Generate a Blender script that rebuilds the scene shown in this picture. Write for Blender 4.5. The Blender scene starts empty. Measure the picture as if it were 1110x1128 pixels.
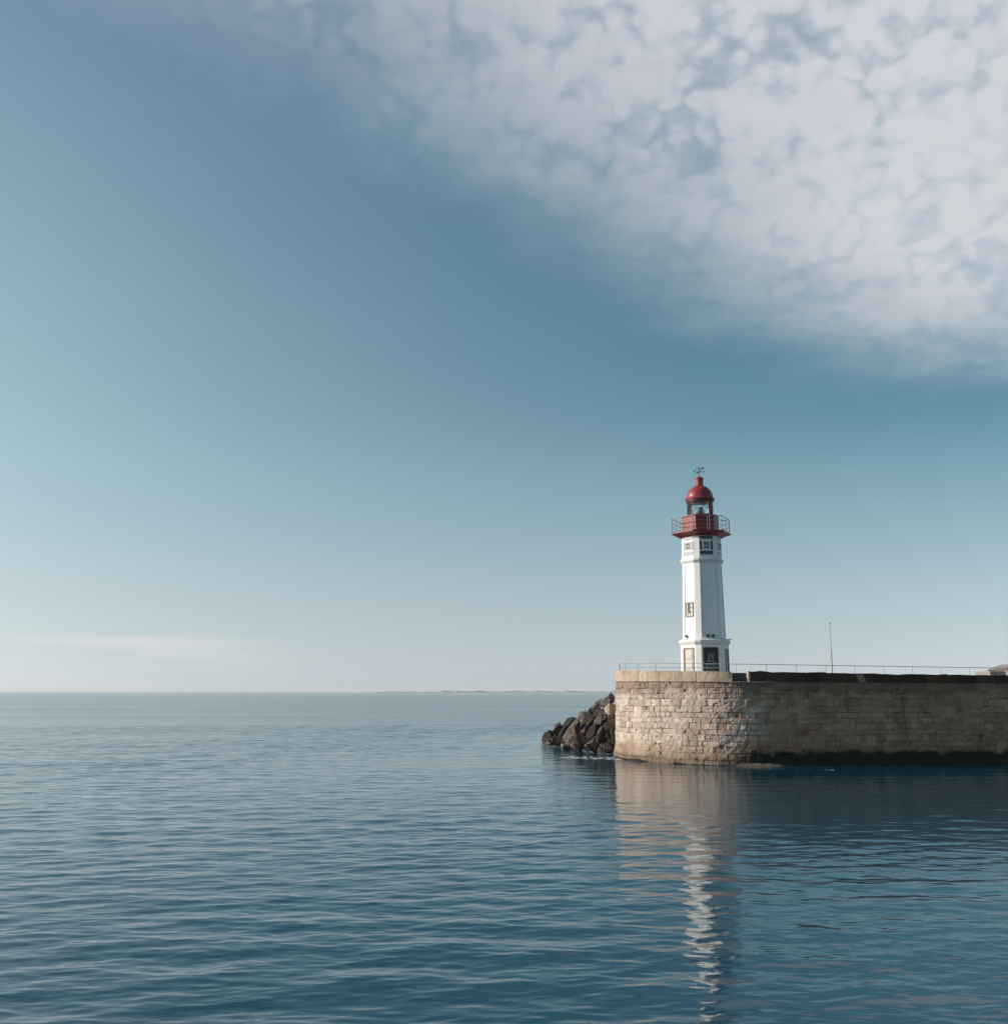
import bpy, bmesh, math, random
import numpy as np
from mathutils import Vector, Matrix

random.seed(7)
rng = np.random.default_rng(11)
sc = bpy.context.scene
COL = sc.collection
R = math.radians
PI = math.pi

# ---------------------------------------------------------------- camera
EYE = 6.0
TILT = R(9.83)
FPX = 1143.0
cd = bpy.data.cameras.new('camera')
cd.sensor_fit = 'HORIZONTAL'; cd.sensor_width = 36; cd.lens = 36 * FPX / 1110
cd.clip_start = 0.5; cd.clip_end = 60000
cam = bpy.data.objects.new('camera', cd); COL.objects.link(cam)
cam.location = (0, 0, EYE); cam.rotation_euler = (PI / 2 + TILT, 0, 0)
sc.camera = cam


def at(px, py, Y):
    """metres of the place seen in the photograph at (px, py), Y metres ahead of the camera"""
    u = (px - 555) / FPX; v = (564 - py) / FPX
    fw = math.cos(TILT) - v * math.sin(TILT); up = math.sin(TILT) + v * math.cos(TILT)
    return Vector((Y * u / fw, Y, EYE + Y * up / fw))


# ---------------------------------------------------------------- helpers
def tag(o, label=None, cat=None, group=None, kind=None):
    if label: o['label'] = label
    if cat: o['category'] = cat
    if group: o['group'] = group
    if kind: o['kind'] = kind
    return o


def empty(name, loc=(0, 0, 0), rz=0):
    o = bpy.data.objects.new(name, None); COL.objects.link(o)
    o.location = loc; o.rotation_euler = (0, 0, rz); o.empty_display_size = .3
    return o


def link_mesh(name, verts, faces, m, parent=None, smooth=False):
    me = bpy.data.meshes.new(name)
    me.from_pydata([tuple(v) for v in verts], [], [tuple(f) for f in faces]); me.validate(); me.update()
    o = bpy.data.objects.new(name, me); COL.objects.link(o)
    if m: me.materials.append(m)
    if parent: o.parent = parent
    if smooth:
        me.polygons.foreach_set('use_smooth', [True] * len(me.polygons))
    return o


def grid_mesh(name, V, nr, nc, m, parent=None, wrap=False, smooth=True):
    """V: (nr*nc,3) numpy; quads between rows"""
    c1 = nc if wrap else nc - 1
    i = np.arange(nr - 1)[:, None]; j = np.arange(c1)[None, :]; jn = (j + 1) % nc
    q = np.stack([i * nc + j, i * nc + jn, (i + 1) * nc + jn, (i + 1) * nc + j], -1).reshape(-1, 4)
    me = bpy.data.meshes.new(name)
    me.vertices.add(len(V)); me.vertices.foreach_set('co', V.astype(np.float32).ravel())
    me.loops.add(q.size); me.loops.foreach_set('vertex_index', q.astype(np.int32).ravel())
    me.polygons.add(len(q)); me.polygons.foreach_set('loop_start', (np.arange(len(q)) * 4).astype(np.int32))
    me.polygons.foreach_set('loop_total', np.full(len(q), 4, np.int32))
    me.polygons.foreach_set('use_smooth', np.full(len(q), smooth))
    me.update(calc_edges=True); me.validate()
    o = bpy.data.objects.new(name, me); COL.objects.link(o)
    if m: me.materials.append(m)
    if parent: o.parent = parent
    return o


def attr(o, name, vals):
    a = o.data.attributes.new(name, 'FLOAT', 'POINT')
    a.data.foreach_set('value', np.asarray(vals, np.float32))


class MB:
    def __init__(s): s.v = []; s.f = []

    def add(s, v, f):
        b = len(s.v); s.v += [Vector(q) for q in v]; s.f += [[b + k for k in q] for q in f]; return s

    def box(s, c, size, M=None):
        x, y, z = [q / 2 for q in size]
        v = [Vector((sx * x, sy * y, sz * z)) for sz in (-1, 1) for sy in (-1, 1) for sx in (-1, 1)]
        if M is not None: v = [M @ q for q in v]
        v = [q + Vector(c) for q in v]
        return s.add(v, [(0, 2, 3, 1), (4, 5, 7, 6), (0, 1, 5, 4), (2, 6, 7, 3), (0, 4, 6, 2), (1, 3, 7, 5)])

    def tube(s, pts, r, n=8, r2=None, closed=False):
        pts = [Vector(p) for p in pts]; N = len(pts); b = len(s.v)
        for k, p in enumerate(pts):
            if closed: d = pts[(k + 1) % N] - pts[k - 1]
            else: d = pts[min(k + 1, N - 1)] - pts[max(k - 1, 0)]
            d.normalize()
            a = d.cross(Vector((0, 0, 1)) if abs(d.z) < .9 else Vector((1, 0, 0))).normalized(); c = d.cross(a)
            rr = r if r2 is None else r + (r2 - r) * k / (N - 1)
            for q in range(n):
                t = 2 * PI * q / n; s.v.append(p + a * rr * math.cos(t) + c * rr * math.sin(t))
        for k in range(N if closed else N - 1):
            k2 = (k + 1) % N
            for q in range(n):
                q2 = (q + 1) % n
                s.f.append([b + k * n + q, b + k * n + q2, b + k2 * n + q2, b + k2 * n + q])
        if not closed:
            s.f.append([b + q for q in range(n)][::-1]); s.f.append([b + (N - 1) * n + q for q in range(n)])
        return s

    def rings(s, rings, cap=True):
        """stack of equal-length point rings"""
        n = len(rings[0]); b = len(s.v)
        for r in rings: s.v += [Vector(p) for p in r]
        for k in range(len(rings) - 1):
            for q in range(n):
                q2 = (q + 1) % n
                s.f.append([b + k * n + q, b + k * n + q2, b + (k + 1) * n + q2, b + (k + 1) * n + q])
        if cap:
            s.f.append([b + q for q in range(n)][::-1]); s.f.append([b + (len(rings) - 1) * n + q for q in range(n)])
        return s

    def lathe(s, prof, n=40, cap=True):
        return s.rings([[(r * math.cos(2 * PI * k / n), r * math.sin(2 * PI * k / n), z) for k in range(n)] for r, z in prof], cap)

    def build(s, name, m, parent=None, smooth=False, bevel=0):
        o = link_mesh(name, s.v, s.f, m, parent, smooth)
        if bevel:
            b = o.modifiers.new('bevel', 'BEVEL'); b.width = bevel; b.segments = 2; b.limit_method = 'ANGLE'; b.angle_limit = R(35)
        return o


# value noise on numpy arrays
_T = rng.random((256, 256))


def vnoise(x, y, seed=0):
    x = np.asarray(x, float) + seed * 17.3; y = np.asarray(y, float) + seed * 31.7
    xi = np.floor(x).astype(int); yi = np.floor(y).astype(int)
    fx = x - xi; fy = y - yi
    fx = fx * fx * (3 - 2 * fx); fy = fy * fy * (3 - 2 * fy)
    a = _T[xi % 256, yi % 256]; b = _T[(xi + 1) % 256, yi % 256]
    c = _T[xi % 256, (yi + 1) % 256]; d = _T[(xi + 1) % 256, (yi + 1) % 256]
    return (a * (1 - fx) + b * fx) * (1 - fy) + (c * (1 - fx) + d * fx) * fy


def fbm(x, y, seed=0, oct=4):
    v = 0; a = .5; t = 0
    for k in range(oct):
        v = v + a * vnoise(x * 2 ** k, y * 2 ** k, seed + k); t += a; a *= .5
    return v / t


def sstep(a, b, x):
    t = np.clip((x - a) / (b - a), 0, 1); return t * t * (3 - 2 * t)


# ---------------------------------------------------------------- materials
class NT:
    def __init__(s, m): s.t = m.node_tree; s.n = s.t.nodes; s.l = s.t.links

    def new(s, typ, **kw):
        n = s.n.new(typ)
        for k, v in kw.items():
            if k in n.inputs: s.set(n.inputs[k], v)
            else: setattr(n, k, v)
        return n

    def set(s, inp, v):
        if hasattr(v, 'is_linked') or isinstance(v, bpy.types.NodeSocket): s.l.new(v, inp)
        else: inp.default_value = v

    def math(s, op, a, b=0.0, c=0.0, clamp=False):
        n = s.n.new('ShaderNodeMath'); n.operation = op; n.use_clamp = clamp
        for k, v in enumerate((a, b, c)): s.set(n.inputs[k], v)
        return n.outputs[0]

    def mix(s, f, a, b, blend='MIX'):
        n = s.n.new('ShaderNodeMix'); n.data_type = 'RGBA'; n.blend_type = blend
        s.set(n.inputs[0], f)
        s.set(n.inputs[6], a if not isinstance(a, tuple) else (*a, 1)[:4]); s.set(n.inputs[7], b if not isinstance(b, tuple) else (*b, 1)[:4])
        return n.outputs[2]

    def ramp(s, f, a, b, lo=0.0, hi=1.0):
        n = s.n.new('ShaderNodeMapRange'); n.interpolation_type = 'SMOOTHSTEP'
        for k, v in enumerate((f, a, b, lo, hi)): s.set(n.inputs[k], v)
        return n.outputs[0]

    def noise(s, vec, scale, detail=4, rough=.55, dist=0.0, col=False):
        n = s.n.new('ShaderNodeTexNoise'); n.inputs['Scale'].default_value = scale; n.inputs['Detail'].default_value = detail
        n.inputs['Roughness'].default_value = rough; n.inputs['Distortion'].default_value = dist
        if vec is not None: s.l.new(vec, n.inputs['Vector'])
        return n.outputs[1 if col else 0]

    def pos(s, scale=(1, 1, 1), rz=0, obj=False):
        g = s.n.new('ShaderNodeTexCoord').outputs['Object'] if obj else s.n.new('ShaderNodeNewGeometry').outputs['Position']
        m = s.n.new('ShaderNodeMapping'); m.inputs['Scale'].default_value = scale; m.inputs['Rotation'].default_value = (0, 0, rz)
        s.l.new(g, m.inputs['Vector']); return m.outputs[0]

    def att(s, name):
        n = s.n.new('ShaderNodeAttribute'); n.attribute_name = name; return n.outputs['Fac']


def mat(name):
    m = bpy.data.materials.new(name); m.use_nodes = True
    t = NT(m); return m, t, m.node_tree.nodes['Principled BSDF']


def simple(name, col, rough=.6, var=.18, nscale=2.0, metal=0.0, bump=.15, spec=.4, streak=0.0):
    m, t, b = mat(name)
    p = t.pos(obj=True); ps = t.pos((3, 3, .35), obj=True)
    n = t.noise(p, nscale, 5, .6)
    dark = tuple(c * (1 - var) for c in col); lite = tuple(min(1, c * (1 + var * .5)) for c in col)
    c = t.mix(t.ramp(n, .3, .7), dark, lite)
    if streak:
        s = t.ramp(t.noise(ps, 1.6, 5, .6), .55, .8)
        c = t.mix(t.math('MULTIPLY', s, streak), c, (col[0] * .55, col[1] * .5, col[2] * .42))
    t.l.new(c, b.inputs['Base Color'])
    b.inputs['Roughness'].default_value = rough; b.inputs['Metallic'].default_value = metal
    b.inputs['Specular IOR Level'].default_value = spec
    if bump:
        bn = t.new('ShaderNodeBump', Strength=bump, Distance=.02); t.l.new(t.noise(p, nscale * 8, 4), bn.inputs['Height'])
        t.l.new(bn.outputs[0], b.inputs['Normal'])
    return m


M = {}
M['white'] = simple('white_paint', (.77, .765, .76), .55, .07, 1.2, streak=.34)
M['white_trim'] = simple('white_trim_paint', (.70, .685, .67), .6, .07, 2.0, streak=.3)
M['red'] = simple('red_paint', (.225, .022, .027), .42, .18, 1.5, streak=.3)
M['dome_red'] = simple('dome_red_paint', (.25, .034, .040), .42, .22, 1.2, streak=.35)
M['dark_panel'] = simple('dark_grey_panel', (.06, .07, .078), .5, .2, 3)
M['grey_metal'] = simple('grey_metal', (.25, .26, .27), .45, .15, 4, metal=.3)
M['rail'] = simple('rail_paint', (.22, .23, .25), .5, .1, 3)
M['dark_metal'] = simple('dark_metal', (.04, .04, .045), .5, .2, 4, metal=.2)
M['door_tan'] = simple('faded_door', (.50, .45, .40), .7, .2, 3, streak=.4)
M['door_dark'] = simple('dark_door', (.03, .033, .036), .5, .2, 3)
M['win_frame'] = simple('window_frame_grey', (.22, .22, .215), .6, .2, 3)
M['tan_pane'] = simple('shutter_tan', (.55, .52, .47), .6, .15, 3)


def glass_mat(name, tint, thin=True):
    m, t, b = mat(name); t.n.remove(b)
    out = t.n['Material Output']
    tr = t.new('ShaderNodeBsdfTransparent', Color=(*tint, 1)); gl = t.new('ShaderNodeBsdfGlossy', Roughness=.03)
    fr = t.new('ShaderNodeFresnel', IOR=1.5)
    mx = t.n.new('ShaderNodeMixShader'); t.l.new(fr.outputs[0], mx.inputs[0]); t.l.new(tr.outputs[0], mx.inputs[1]); t.l.new(gl.outputs[0], mx.inputs[2])
    t.l.new(mx.outputs[0], out.inputs[0]); return m


M['lantern_glass'] = glass_mat('lantern_glass', (.95, .97, .97))
m, t, b = mat('lens_glass'); b.inputs['Base Color'].default_value = (.10, .13, .11, 1); b.inputs['Roughness'].default_value = .12; M['lens'] = m
m, t, b = mat('dark_window'); b.inputs['Base Color'].default_value = (.02, .028, .033, 1); b.inputs['Roughness'].default_value = .08; M['window_glass'] = m


def stone_mat(name, base, dark, lichen, algae=True):
    m, t, b = mat(name)
    p = t.pos(); pz = t.pos((1.2, 1.2, .14))
    big = t.noise(p, .33, 5, .6); fine = t.noise(p, 3.2, 6, .65); grit = t.noise(p, 14, 3, .6)
    tint = t.att('tint'); joint = t.att('joint')
    c = t.mix(t.ramp(tint, 0, 1), dark, base)
    c = t.mix(t.math('MULTIPLY', t.ramp(fine, .42, .72), .55), c, tuple(x * .55 for x in base))
    c = t.mix(t.math('MULTIPLY', t.ramp(big, .5, .72), .55), c, lichen)
    streak = t.ramp(t.noise(pz, 1.1, 5, .62), .5, .72)
    c = t.mix(t.math('MULTIPLY', streak, .45), c, tuple(x * .42 for x in lichen))
    c = t.mix(t.math('MULTIPLY', t.ramp(grit, .5, .8), .35), c, tuple(min(1, x * 1.35) for x in base))
    c = t.mix(t.math('MULTIPLY', joint, t.math('MULTIPLY_ADD', t.att('shade_mask'), -.2, .48)), c, (.035, .028, .022))
    sx = t.n.new('ShaderNodeSeparateXYZ'); t.l.new(t.n.new('ShaderNodeNewGeometry').outputs['Position'], sx.inputs[0])
    shade_mask = t.att('shade_mask')
    c = t.mix(shade_mask, c, t.mix(1.0, c, (.76, .555, .43), 'MULTIPLY'))  # deepens the shaded arm by colour: a darker, warmer multiply of the stone
    if algae:
        # soot-brown run-off below the coping
        c = t.mix(t.math('MULTIPLY', t.ramp(t.math('ADD', sx.outputs[2], t.math('MULTIPLY', t.noise(p, 1.1, 5, .65), 2.2)), 6.6, 7.5), .6), c, (.13, .075, .055))
        edge = t.math('ADD', sx.outputs[2], t.math('MULTIPLY', t.math('SUBTRACT', t.noise(p, .8, 5, .6), .5), 2.2))
        och = t.ramp(edge, 2.0, .9)
        c = t.mix(t.math('MULTIPLY', och, .55), c, (.17, .095, .045))
        edge2 = t.math('ADD', sx.outputs[2], t.math('MULTIPLY', t.math('SUBTRACT', t.noise(t.pos((.8, .8, 1.2)), 1.0, 7, .72),   .5), 1.7))
        alg = t.ramp(t.math('SUBTRACT', edge2, t.math('MULTIPLY', t.att('weed'), .50)), .8, .35)
        c = t.mix(t.math('MULTIPLY', alg, t.math('ADD', .45, t.math('MULTIPLY', t.att('weed'), .55))), c, (.014, .014, .011))
    t.l.new(c, b.inputs['Base Color'])
    b.inputs['Roughness'].default_value = .85; b.inputs['Specular IOR Level'].default_value = .25
    bn = t.new('ShaderNodeBump', Strength=.6, Distance=.05)
    t.l.new(t.math('ADD', fine, t.math('MULTIPLY', grit, .5)), bn.inputs['Height']); t.l.new(bn.outputs[0], b.inputs['Normal'])
    return m


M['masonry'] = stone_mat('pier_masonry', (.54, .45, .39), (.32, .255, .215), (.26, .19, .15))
M['parapet'] = stone_mat('parapet_stone', (.46, .37, .295), (.36, .28, .215), (.27, .19, .135), False)
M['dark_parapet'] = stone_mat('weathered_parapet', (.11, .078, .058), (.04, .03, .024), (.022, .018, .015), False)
M['patch'] = simple('repair_stone', (.27, .19, .135), .85, .25, 2)
M['paving'] = simple('pier_paving', (.33, .29, .25), .9, .2, 1)


def rock_mat(name, base, dark):
    m, t, b = mat(name)
    p = t.pos(obj=True); g = t.pos()
    n1 = t.noise(p, 1.3, 6, .65); n2 = t.noise(p, 6, 5, .65)
    c = t.mix(t.ramp(n1, .35, .65), dark, base)
    c = t.mix(t.math('MULTIPLY', t.ramp(n2, .45, .7), .6), c, tuple(x * .5 for x in dark))
    sx = t.n.new('ShaderNodeSeparateXYZ'); t.l.new(g, sx.inputs[0])
    e = t.math('ADD', sx.outputs[2], t.math('MULTIPLY', t.noise(g, .9, 4), 1.0))
    c = t.mix(t.ramp(e, 1.5, .8), c, (.028, .018, .013))
    t.l.new(c, b.inputs['Base Color']); b.inputs['Specular IOR Level'].default_value = .35
    t.l.new(t.ramp(e, .8, 1.5, .3, .8), b.inputs['Roughness'])
    bn = t.new('ShaderNodeBump', Strength=.7, Distance=.08); t.l.new(t.math('ADD', n1, t.math('MULTIPLY', n2, .4)), bn.inputs['Height']); t.l.new(bn.outputs[0], b.inputs['Normal'])
    return m


M['rock_dark'] = rock_mat('dark_rock', (.028, .022, .018), (.011, .009, .007))
M['rock_grey'] = rock_mat('grey_rock', (.165, .126, .10), (.02, .015, .012))
M['rock_pale'] = rock_mat('pale_rock', (.46, .37, .29), (.27, .20, .145))
M['far_wall'] = simple('far_plaster', (.235, .215, .21), .9, .12, .5)
M['far_roof'] = simple('far_roofing', (.22, .195, .19), .9, .12, .5)
M['far_white'] = simple('far_white_plaster', (.7, .68, .66), .9, .08, .5)
M['far_land'] = simple('far_land', (.32, .31, .29), 1, .2, .01)

# ---------------------------------------------------------------- sun and sky
SUN_AZ = R(93)      # measured from -Y (towards the camera) round to the left
SUN_EL = R(23)
sdir = Vector((-math.sin(SUN_AZ) * math.cos(SUN_EL), -math.cos(SUN_AZ) * math.cos(SUN_EL), math.sin(SUN_EL)))
sd = bpy.data.lights.new('sun', 'SUN'); sd.energy = 4.6; sd.angle = R(.53); sd.color = (1, .92, .82)
so = bpy.data.objects.new('sun', sd); COL.objects.link(so)
so.rotation_euler = sdir.to_track_quat('Z', 'Y').to_euler()

w = bpy.data.worlds.new('World'); sc.world = w; w.use_nodes = True
T = NT(w); bg = w.node_tree.nodes['Background']
sky = T.n.new('ShaderNodeTexSky'); sky.sky_type = 'NISHITA'; sky.sun_disc = False
sky.sun_elevation = SUN_EL; sky.sun_rotation = math.atan2(sdir.x, sdir.y)
sky.air_density = 1.0; sky.dust_density = 1.2; sky.ozone_density = 1.5
SKYK = .1
tc = T.n.new('ShaderNodeTexCoord').outputs['Generated']
sep = T.n.new('ShaderNodeSeparateXYZ'); T.l.new(tc, sep.inputs[0])
zc = T.math('MAXIMUM', sep.outputs[2], 0.012)
# direction on the horizon kept just above it, so the far rim of the sea meets a clean sky
cmb = T.n.new('ShaderNodeCombineXYZ'); T.l.new(sep.outputs[0], cmb.inputs[0]); T.l.new(sep.outputs[1], cmb.inputs[1]); T.l.new(zc, cmb.inputs[2])
T.l.new(cmb.outputs[0], sky.inputs['Vector'])
# the day's air was bluer-green and hazier than the model's: a gain per elevation, milkier towards the sun
NIS = [[(0.409, 0.358, 0.236), (0.274, 0.266, 0.193)],
       [(0.448, 0.404, 0.27), (0.313, 0.309, 0.224)],
       [(0.484, 0.463, 0.326), (0.353, 0.365, 0.274)],
       [(0.494, 0.502, 0.377), (0.369, 0.403, 0.32)],
       [(0.487, 0.524, 0.423), (0.369, 0.425, 0.36)],
       [(0.473, 0.532, 0.459), (0.361, 0.434, 0.392)],
       [(0.448, 0.53, 0.496), (0.342, 0.433, 0.423)],
       [(0.415, 0.515, 0.525), (0.316, 0.42, 0.446)],
       [(0.378, 0.49, 0.541), (0.285, 0.397, 0.457)],
       [(0.337, 0.453, 0.543), (0.25, 0.363, 0.454)],
       [(0.288, 0.402, 0.525), (0.208, 0.315, 0.43)],
       [(0.247, 0.355, 0.494), (0.174, 0.271, 0.395)],
       [(0.218, 0.318, 0.462), (0.149, 0.236, 0.361)],
       [(0.199, 0.293, 0.437), (0.133, 0.213, 0.334)],
       [(0.18, 0.266, 0.408), (0.116, 0.188, 0.305)],
       [(0.167, 0.248, 0.386), (0.106, 0.172, 0.283)],
       [(0.155, 0.231, 0.365), (0.096, 0.157, 0.262)],
       [(0.148, 0.226, 0.351), (0.09, 0.147, 0.251)]]
WANT = [[(213, 222, 225), (203, 213, 218)],
        [(212, 221, 224), (201, 212, 217)],
        [(209, 220, 223), (197, 210, 215)],
        [(206, 218, 221), (193, 208, 213)],
        [(203, 217, 220), (188, 206, 212)],
        [(199, 215, 219), (183, 203, 210)],
        [(196, 211, 217), (179, 198, 207)],
        [(191, 208, 215), (170, 193, 203)],
        [(184, 205, 213), (159, 186, 198)],
        [(176, 200, 210), (145, 177, 190)],
        [(167, 195, 206), (122, 162, 179)],
        [(158, 186, 198), (94, 141, 162)],
        [(150, 179, 193), (77, 129, 153)],
        [(145, 174, 189), (71, 123, 147)],
        [(137, 166, 183), (65, 117, 143)],
        [(130, 160, 178), (66, 115, 142)],
        [(122, 153, 173), (66, 114, 141)],
        [(118, 147, 168), (68, 113, 142)]]
ELV = [0.0112, 0.0189, 0.0305, 0.0421, 0.0538, 0.0655, 0.0811, 0.1006, 0.124, 0.1552, 0.2016, 0.2549, 0.3068, 0.35, 0.4051, 0.4508, 0.4999, 0.54]
GMAX = 8.0


def lin(c): c /= 255; return c / 12.92 if c < .04045 else ((c + .055) / 1.055)**2.4


def gain_ramp(side):
    r = T.n.new('ShaderNodeValToRGB'); el_ = r.color_ramp.elements
    while len(el_) < len(ELV): el_.new(.5)
    for k, e in enumerate(ELV):
        el_[k].position = e
        el_[k].color = (*[lin(WANT[k][side][c]) / NIS[k][side][c] / GMAX for c in range(3)], 1)
    T.l.new(zc, r.inputs[0]); return r.outputs[0]


hl = T.math('SQRT', T.math('ADD', T.math('MULTIPLY', sep.outputs[0], sep.outputs[0]), T.math('MULTIPLY', sep.outputs[1], sep.outputs[1])))
azf = T.math('MULTIPLY_ADD', T.math('DIVIDE', sep.outputs[0], T.math('MAXIMUM', hl, .001)), 1 / .87, .5, clamp=True)
gain = T.mix(azf, gain_ramp(0), gain_ramp(1))
gm = T.n.new('ShaderNodeVectorMath'); gm.operation = 'SCALE'; T.l.new(gain, gm.inputs[0]); gm.inputs['Scale'].default_value = GMAX
vm = T.n.new('ShaderNodeVectorMath'); vm.operation = 'MULTIPLY'; T.l.new(sky.outputs[0], vm.inputs[0]); T.l.new(gm.outputs[0], vm.inputs[1])
base = vm.outputs[0]
# cloud layer: directions thrown onto a flat ceiling
px_ = T.math('DIVIDE', sep.outputs[0], T.math('ADD', zc, .03)); py_ = T.math('DIVIDE', sep.outputs[1], T.math('ADD', zc, .03))
pl = T.n.new('ShaderNodeCombineXYZ'); T.l.new(px_, pl.inputs[0]); T.l.new(py_, pl.inputs[1])
plane = pl.outputs[0]
wob = T.math('SUBTRACT', T.noise(plane, 2.2, 5, .6), .5)
# edge running from upper left down to the lower right, and the far rim of the sheet
e1 = T.math('SUBTRACT', T.math('ADD', T.math('MULTIPLY', px_, 1.25), 2.07), py_)
e1 = T.math('ADD', e1, T.math('MULTIPLY', wob, .55))
e2 = T.math('SUBTRACT', T.math('SUBTRACT', 3.22, T.math('MULTIPLY', px_, .14)), py_)
e2 = T.math('ADD', e2, T.math('MULTIPLY', wob, .5))
m1 = T.ramp(e1, -.12, 1.15); m2 = T.ramp(e2, -.2, 1.05)
sheet = T.math('MULTIPLY', T.math('MULTIPLY', m1, m2), T.ramp(py_, .55, 1.1))
kx_ = T.math('DIVIDE', sep.outputs[0], T.math('ADD', zc, .55)); ky_ = T.math('DIVIDE', sep.outputs[1], T.math('ADD', zc, .55))
pk = T.n.new('ShaderNodeCombineXYZ'); T.l.new(kx_, pk.inputs[0]); T.l.new(ky_, pk.inputs[1])
wv_ = T.n.new('ShaderNodeVectorMath'); wv_.operation = 'MULTIPLY_ADD'; T.l.new(T.noise(pk.outputs[0], 22, 3, .5, col=True), wv_.inputs[0]); wv_.inputs[1].default_value = (.045, .045, 0); T.l.new(pk.outputs[0], wv_.inputs[2])


def cells(scale):
    v_ = T.n.new('ShaderNodeTexVoronoi'); v_.feature = 'SMOOTH_F1'; v_.inputs['Scale'].default_value = scale; v_.inputs['Smoothness'].default_value = .55
    T.l.new(wv_.outputs[0], v_.inputs['Vector']); return T.math('SUBTRACT', 1.0, v_.outputs['Distance'])


puff = cells(25); puff2 = cells(54); soft = T.noise(pk.outputs[0], 9, 3, .5); fine_ = T.noise(pk.outputs[0], 70, 4, .55)
veil = T.noise(plane, 1.6, 4, .5)
tex = T.math('ADD', T.math('ADD', T.math('MULTIPLY', puff, .32), T.math('MULTIPLY', puff2, .30)), T.math('ADD', T.math('MULTIPLY', soft, .16), T.math('MULTIPLY', fine_, .22)))
near = T.ramp(py_, 2.15, 1.35)
dens = T.math('ADD', T.ramp(tex, .24, .50), T.math('MULTIPLY', T.math('SUBTRACT', 1.0, near), .55), clamp=True)
cl = T.math('MULTIPLY', sheet, T.math('ADD', .49, T.math('MULTIPLY', dens, .37)))
cl = T.math('MULTIPLY', cl, T.ramp(veil, .2, .55, .8, 1.0))
shade = T.mix(T.ramp(tex, .36, .56), (5.7, 6.2, 6.8), (7.2, 7.25, 7.6))
# thin low streaks towards the left of the horizon
lowv = T.n.new('ShaderNodeMapping'); lowv.inputs['Scale'].default_value = (1.6, 1.6, 22); T.l.new(tc, lowv.inputs['Vector'])
lown = T.ramp(T.noise(lowv.outputs[0], 2.3, 5, .55), .46, .68)
lowband = T.math('MULTIPLY', T.ramp(sep.outputs[2], .085, .04), T.ramp(sep.outputs[0], -.16, -.36))
lowc = T.math('MULTIPLY', T.math('MULTIPLY', lown, lowband), .65)
c1 = T.mix(cl, base, shade)
c2 = T.mix(lowc, c1, (7.4, 7.4, 7.3))
T.l.new(c2, bg.inputs['Color']); bg.inputs['Strength'].default_value = SKYK

# ---------------------------------------------------------------- outline of the pier
ctrl = [(60, 138), (40, 136), (24, 133), (17.5, 127), (15.2, 117), (13.3, 110), (11.15, 104), (10.72, 98), (11.6, 94.6), (13.2, 91.9), (15.3, 89.75),
        (17.3, 88.3), (19.1, 87.65), (21, 87.6), (26, 88.15), (44, 90.6), (62, 93.2), (110, 100), (110, 138), (85, 139)]


def spline(P, n=40):
    P = np.array(P, float); out = []
    N = len(P)
    for i in range(N):
        p0, p1, p2, p3 = P[i - 1], P[i], P[(i + 1) % N], P[(i + 2) % N]
        # centripetal-ish catmull-rom with clamped tangents
        l = np.linalg.norm(p2 - p1)
        m1 = (p2 - p0) / (np.linalg.norm(p2 - p1) + np.linalg.norm(p1 - p0)) * l
        m2 = (p3 - p1) / (np.linalg.norm(p3 - p2) + np.linalg.norm(p2 - p1)) * l
        for k in range(n):
            s = k / n
            out.append((2 * s**3 - 3 * s**2 + 1) * p1 + (s**3 - 2 * s**2 + s) * m1 + (-2 * s**3 + 3 * s**2) * p2 + (s**3 - s**2) * m2)
    return np.array(out)


OUT = spline(ctrl)
seg = np.linalg.norm(np.roll(OUT, -1, 0) - OUT, axis=1)
ARC = np.concatenate([[0], np.cumsum(seg)]); TOTAL = ARC[-1]
OUTC = np.vstack([OUT, OUT[:1]])


def on_outline(s):
    s = np.mod(np.asarray(s, float), TOTAL)
    x = np.interp(s, ARC, OUTC[:, 0]); y = np.interp(s, ARC, OUTC[:, 1])
    e = .15
    dx = np.interp(np.mod(s + e, TOTAL), ARC, OUTC[:, 0]) - np.interp(np.mod(s - e, TOTAL), ARC, OUTC[:, 0])
    dy = np.interp(np.mod(s + e, TOTAL), ARC, OUTC[:, 1]) - np.interp(np.mod(s - e, TOTAL), ARC, OUTC[:, 1])
    l = np.hypot(dx, dy) + 1e-9
    return x, y, dy / l, -dx / l          # point and outward normal (outline runs with the inside on its left)


def arc_of(x, y):
    return ARC[np.argmin((OUT[:, 0] - x)**2 + (OUT[:, 1] - y)**2)]


S_A = arc_of(11.15, 104); S_NOSE = arc_of(10.72, 98); S_GAP = arc_of(19.3, 87.63); S_R = arc_of(44, 90.6); S_END = arc_of(62, 93.2)
S_FAR = arc_of(110, 100)


def top_z(s):
    return np.interp(s, [0, S_NOSE, S_GAP, S_R, S_FAR, TOTAL], [7.9, 7.95, 7.64, 7.36, 7.1, 7.5])


def body_z(s):
    return np.interp(s, [0, S_NOSE, S_GAP, S_R, S_FAR, TOTAL], [6.95, 6.95, 6.80, 6.70, 6.5, 6.8])


pier = empty('stone_pier', (0, 0, 0))
tag(pier, 'long stone harbour pier with a rounded sunlit head carrying the lighthouse', 'pier')

# masonry courses
zc_ = [-1.6]
while zc_[-1] < 8.5: zc_.append(zc_[-1] + random.uniform(.42, .66))
zc_ = np.array(zc_)
cj = []
for k in range(len(zc_)):
    j = [-2.0]
    while j[-1] < TOTAL + 4: j.append(j[-1] + random.choice([.5, .65, .8, .95, 1.1, 1.4]) * random.uniform(.85, 1.15))
    cj.append(np.array(j))
btint = rng.random((len(zc_), 2000)); boff = rng.normal(0, 1, (len(zc_), 2000))


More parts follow.
